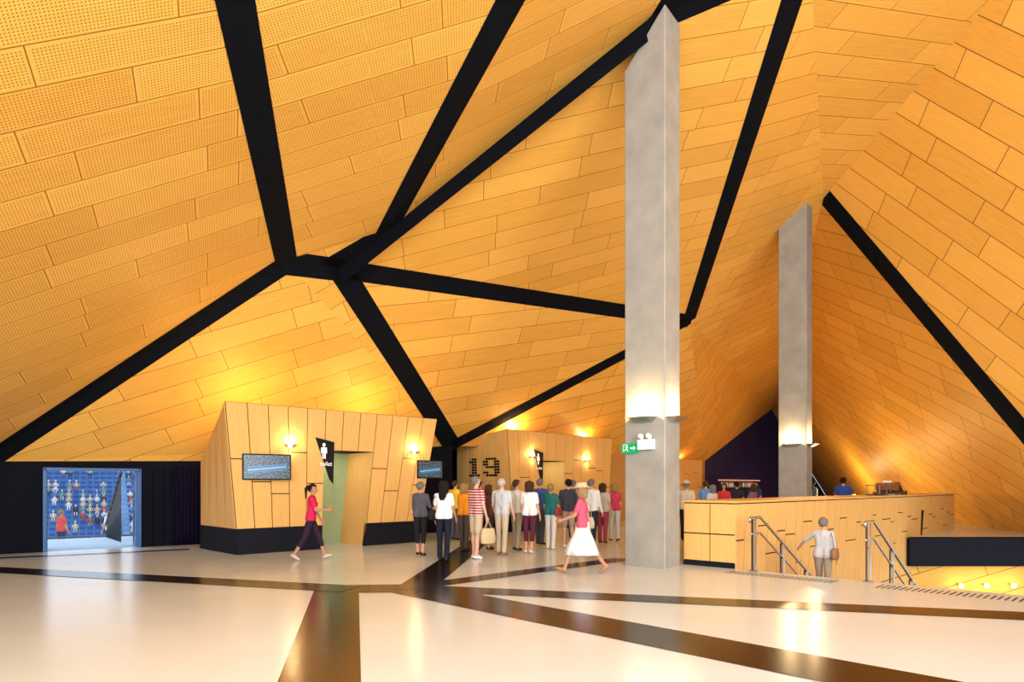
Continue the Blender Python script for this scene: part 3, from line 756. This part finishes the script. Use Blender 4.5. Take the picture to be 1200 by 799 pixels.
    def kp(c):
        return c.z > .045 or (c.y < .015 and c.z > -.02) or c.y < -.045
    h2 = MB(); h2.ell(hc, (.098, .110, .105), mh, 20, 14, keep=kp)
    if hst != 'short':
        ln = {'bob': .12, 'long': .28, 'tail': .22}[hst]
        if hst == 'tail':
            h2.tube([(0, -.11, 1.65), (0, -.15, 1.6), (0, -.14, 1.6-ln)], [.03, .035, .012], mh, 8, True)
        else:
            for a in range(-4, 5):
                an_ = math.radians(a*26); px_, py_ = .088*math.sin(an_), -.012-.092*math.cos(an_)
                h2.tube([(px_*.9, py_*.9, 1.66), (px_, py_, 1.58), (px_*.95, py_*.95-.008, 1.58-ln)], [.03, .03, .018], mh, 7, True)
    h2.v = [tuple(hd(p)) for p in h2.v]
    off = len(mb.v); mb.v = list(mb.v)+h2.v; mi = mb.mi(mh)
    for f in h2.f: mb.f.append(tuple(i+off for i in f)); mb.m.append(mi); mb.sm.append(True); mb.uv.append([(0, 0)]*len(f))
    if hat:
        mht = cmat('hat', hat); h3 = MB()
        rings = [[(rx*math.cos(2*math.pi*k/20), ry*math.sin(2*math.pi*k/20)-.01, zz_) for k in range(20)] for rx, ry, zz_ in ((.175, .185, 1.645), (.178, .188, 1.652), (.105, .118, 1.665), (.100, .112, 1.70), (.088, .1, 1.735), (.04, .05, 1.748))]
        h3.grid(rings, mht); h3.v = [tuple(hd(p)) for p in h3.v]; off = len(mb.v); mb.v += h3.v; mi = mb.mi(mht)
        for f in h3.f: mb.f.append(tuple(i+off for i in f)); mb.m.append(mi); mb.sm.append(True); mb.uv.append([(0, 0)]*len(f))
    if bottom in ('skirt',):
        rings = []; a0 = math.radians((legL[0]+legR[0])/2); sp_ = abs(math.sin(math.radians(legL[0]))-math.sin(math.radians(legR[0])))*.5
        for t, rx, ry in ((0, .165, .125), (.18, .19, .150), (.4, .215, .17+sp_*.2), (.62, .235, .18+sp_*.4)):
            zc = 1.0-t
            rings.append([((rx+.014*math.sin(9*2*math.pi*k/36)*t*2)*math.cos(2*math.pi*k/36), (ry+.014*math.sin(9*2*math.pi*k/36)*t*2)*math.sin(2*math.pi*k/36)+math.sin(a0)*t, zc) for k in range(36)])
        inner = [[(px_*.97, py_*.97, pz) for px_, py_, pz in r_] for r_ in rings[::-1]]
        mb.grid(rings+inner, mp, cap0=False, cap1=False)
    yr = math.radians(yaw)
    def xf(p):
        p = V3((p.x, p.y, p.z-zmin))*s; return V3((p.x*math.cos(yr)-p.y*math.sin(yr), p.x*math.sin(yr)+p.y*math.cos(yr), p.z))
    ob = mb.build(name, xf=xf); ob.location = (x, y, z)
    if bag:
        kind, bc = bag; bm_ = MB(); mt = cmat('bag', bc)
        sd_ = 1 if 'r' in kind.split('_')[1] else -1; i_ = 1 if sd_ == 1 else 0; wr, fd, side, pn = hands[i_]
        if 'hand' in kind:
            c = wr+fd*.13; c0 = c+V3((0, 0, -.12)); w, d, h = .17, .06, .32
        else:
            c0 = V3((sd_*.24, -.03, 1.08)); c = None; w, d, h = .15, .055, .22
        rings = []
        for t, k in ((0, .9), (.05, 1.05), (.5, 1.08), (.9, .92), (1, .85)):
            rings.append([(c0.x+d*k*abs(math.cos(a))**.6*math.copysign(1, math.cos(a)), c0.y+w*k*abs(math.sin(a))**.6*math.copysign(1, math.sin(a)), c0.z-h*(1-t)) for a in [2*math.pi*j/20 for j in range(20)]])
        bm_.grid(rings, mt)
        if c is not None:
            for q in (-.03, .03): bm_.tube([(c0.x+q, c0.y-.08, c0.z-.01), (c.x+q*.2, c.y-.02, c.z+.012), (c.x+q*.2, c.y+.02, c.z+.012), (c0.x+q, c0.y+.08, c0.z-.01)], .007, mt, 6)
        else:
            shp = up((sd_*.12, 0, 1.455))
            bm_.tube([(c0.x, c0.y-.1, c0.z), (c0.x-sd_*.03, -.11, 1.3), tuple(shp), (c0.x-sd_*.03, .10, 1.3), (c0.x, c0.y+.1, c0.z)], .009, mt, 6)
        bo = bm_.build('handbag', xf=xf); bo.location = (x, y, z)
    return ob

WH = (.72, .72, .70); BG = (.48, .38, .25); BK = (.015, .015, .018)
person('woman', -4.42, 15.0, -80, 1.66, True, (.55, .02, .09), (.03, .015, .03), 1, 'black', 'short', 'capri', (24, 8), (-18, 14), (10, 8, 20), (22, 6, 70), 4, hst='tail', shoe=(.5, .45, .4))
person('woman', -2.13, 15.9, -20, 1.68, True, (.10, .10, .12), BK, 0, 'grey', 'mid', 'capri', (4, 2), (-4, 4), (5, 8, 20), (15, 10, 60), hst='short', shoe=BK)
person('woman', -1.48, 14.8, -15, 1.70, True, WH, (.012, .014, .03), 1, 'black', 'short', 'long', (2, 2), (-4, 5), (5, 10, 15), (8, 8, 25), hst='long', bag=('shoulder_l', (.02, .015, .015)))
person('man', -.80, 15.2, -50, 1.80, False, (.5, .1, .1), BG, 2, 'grey', 'short', 'shorts', (2, 2), (-3, 3), (5, 8, 15), (4, 8, 10), shoe=WH, bag=('hand_r', (.55, .42, .25)), stripes=stripe_mat('red_striped_polo', (.35, .03, .04), (.6, .5, .5)))
person('woman', -1.2, 17.2, -35, 1.66, True, (.75, .28, .02), (.08, .06, .05), 0, 'blond', 'short', 'long', hst='bob')
person('woman', -.58, 17.4, -60, 1.62, True, (.12, .05, .04), (.05, .04, .04), 0, 'brown', 'short', 'capri', hst='bob')
person('man', -.24, 16.1, -30, 1.76, False, (.5, .52, .53), (.52, .43, .30), 2, 'white', 'short', 'long', armL=(0, 10, 30), shoe=(.3, .2, .12))
person('man', .12, 17.2, -50, 1.74, False, WH, (.35, .28, .2), 0, 'brown', 'short', 'long', armR=(10, 8, 80))
person('woman', .42, 16.4, -25, 1.70, True, WH, (.10, .02, .04), 0, 'brown', 'short', 'capri', (3, 2), (-5, 5), shoe=WH, hst='bob')
person('man', .78, 18.8, -40, 1.78, False, (.06, .1, .3), (.08, .08, .1), 0, 'grey')
person('woman', 1.0, 17.5, -30, 1.64, True, (.02, .16, .16), (.6, .58, .55), 1, 'blond', 'short', 'long', hst='short', shoe=WH, bag=('shoulder_r', (.3, .05, .05)))
person('man', 1.48, 18.0, 20, 1.76, False, (.05, .05, .07), (.35, .25, .18), 0, 'black', 'mid', 'shorts', shoe=WH)
person('woman', 1.32, 12.75, 75, 1.68, True, (.52, .10, .16), WH, 1, 'blond', 'short', 'skirt', (26, 6), (-22, 16), (20, 8, 50), (-18, 10, 20), 3, hst='bob', hat=(.5, .4, .28), shoe=(.35, .2, .1), bag=('shoulder_r', (.4, .3, .2)))
person('man', 2.12, 18.2, -40, 1.76, False, WH, (.02, .03, .06), 0, 'grey', 'long', 'long')
person('woman', 2.55, 19.2, -30, 1.66, True, (.5, .45, .4), (.3, .05, .08), 0, 'brown', hst='bob')
person('woman', 3.0, 20, 10, 1.66, True, (.5, .06, .1), (.5, .5, .5), 0, 'blond', hst='bob')
person('man', -1.7, 20.4, -30, 1.74, False, (.7, .5, .04), (.1, .1, .12), 0, 'brown')
person('man', -1.0, 21.5, -50, 1.72, False, (.5, .05, .04), (.1, .1, .12), 0, 'brown')
person('woman', .1, 19.8, -60, 1.64, True, (.5, .4, .35), (.1, .1, .12), 0, 'grey', hst='bob')
person('man', 1.9, 21.2, -30, 1.76, False, (.15, .2, .3), (.1, .1, .12), 0, 'grey')
# person going down the stairs, left hand to the rail
person('woman', 6.15, 13.5, -38, 1.62, True, (.45, .45, .47), (.30, .24, .18), 0, 'grey', 'mid', 'long', (14, 30), (-4, 6), (24, 50, 22, 0), (8, 8, 15), 3, hst='short', z=-.66, bag=('shoulder_r', (.30, .16, .08)))
# people on the lower terrace outside
for a, b_, nm, fm, c, hr_ in ((-1.6, -.5, 'woman', True, (.5, .03, .04), 'brown'), (-.9, .4, 'woman', True, (.6, .1, .08), 'blond'), (.7, .2, 'man', False, (.75, .75, .75), 'black'), (2.4, 1.5, 'man', False, (.1, .15, .3), 'grey')):
    p_ = FT(a, b_, 0); person(nm, p_.x, p_.y, 40+a*60, 1.7, fm, c, (.05, .06, .12), 0, hr_, vox=.024, z=-1.05)
# bar customers behind the counter
for nm, x, y, yw, h, fm, c, hr_, ht in [('man', 5.1, 20, -20, 1.72, 0, (.5, .45, .35), 'grey', (.5, .4, .25)), ('man', 6.7, 23.6, -30, 1.74, 0, (.12, .3, .6), 'brown', None), ('woman', 6.1, 20.8, 30, 1.62, 1, (.5, .5, .5), 'grey', None),
        ('woman', 7.2, 23.2, 160, 1.66, 1, (.5, .04, .05), 'black', None), ('man', 8.3, 25.2, -10, 1.72, 0, (.03, .03, .05), 'black', None), ('woman', 8.2, 23.2, 40, 1.64, 1, (.2, .1, .15), 'brown', None),
        ('man', 9.6, 27, 150, 1.74, 0, (.05, .07, .2), 'black', None), ('man', 11.7, 26.6, 20, 1.8, 0, (.04, .05, .1), 'black', None), ('man', 11.5, 23.7, -30, 1.86, 0, (.03, .08, .3), 'black', None), ('woman', 10.9, 25.0, 60, 1.7, 1, (.1, .1, .15), 'brown', None)]:
    person(nm, x, y, yw, h, bool(fm), c, BK, random.choice([0, 1]), hr_, 'short', 'long', vox=.02, hst='bob' if fm else 'short', hat=ht)
# bar back shelf, lit
root = empty('bar_shelf'); mb = MB(); FB = frame((11.2, 36.3, 0), (.61, .79, 0), (.79, -.61, 0))
mb.box((3, 0, .5), (6, .5, 1.0), M_plinth, FB); mb.box((3, -.1, 1.5), (6, .3, .04), M_dsteel, FB)
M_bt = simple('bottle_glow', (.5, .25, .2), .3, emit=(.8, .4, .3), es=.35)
mb.box((3, -.1, 1.9), (6, .3, .08), M_bt, FB)
for i in range(40): mb.tube([FB(.1+i*.15, -.1, 1.52), FB(.1+i*.15, -.1, 1.68), FB(.1+i*.15, -.1, 1.72), FB(.1+i*.15, -.1, 1.8)], [.04, .04, .015, .015], random.choice([M_bt, M_brn, M_exit, M_white]), 6)
mb.build('shelf', root)

# ------------------------------------------------------------------ lights
light('daylight_fill', 'AREA', (1, -6.5, 5.2), 8500, (.93, .96, 1.0), rot=(math.radians(93), 0, 0), shape='RECTANGLE', size=26, size_y=9)  # large area fill added behind the camera, stands in for daylight
def uplight(x, y, z, e, sz=.07, pole=False, dz=.08):
    r = empty('uplight'); mb = MB()
    mb.tube([(x, y, z-.1), (x, y, z)], [.08, .12], M_steel, 12); mb.poly([(x+.1*math.cos(k*.6283), y+.1*math.sin(k*.6283), z+.002) for k in range(10)], M_lamp)
    if pole: mb.tube([(x, y, 0), (x, y, .02), (x, y, .03), (x, y, z-.1)], [.18, .18, .025, .025], M_dsteel, 12)
    mb.build('lamp_body', r)
    light('bulb', 'POINT', (x, y, z+dz), e, WARM, r, shadow_soft_size=sz)
for u, e in ((.8, 110), (4.4, 100)): p = P1(u, 1.0, 3.2); uplight(p.x, p.y, 3.13, e)
for u, e in ((.8, 120), (5.2, 150)): p = P2(u, .6, 3.4); uplight(p.x, p.y, 3.55, e, .04, False, .05)
for u, e in ((1.5, 260), (5, 260)): p = P3(u, .8, 3); uplight(p.x, p.y, 2.95, e)
for x, y, e in ((12.5, 26.8, 200), (15.5, 31, 240), (18, 38, 260)): uplight(x, y, 1.2, e, .3, True, .2)

w = bpy.data.worlds.new('World'); sc.world = w; w.use_nodes = True
bg = w.node_tree.nodes['Background']; bg.inputs[0].default_value = (.75, .86, 1, 1); bg.inputs[1].default_value = 2.0

cam = bpy.data.cameras.new('Camera'); cam.lens = 24; cam.sensor_width = 36; cam.shift_y = .1404
co = bpy.data.objects.new('Camera', cam); COL.objects.link(co); co.location = (0, 0, 1.65); co.rotation_euler = (math.radians(90), 0, 0)
cam.clip_end = 500
sc.camera = co
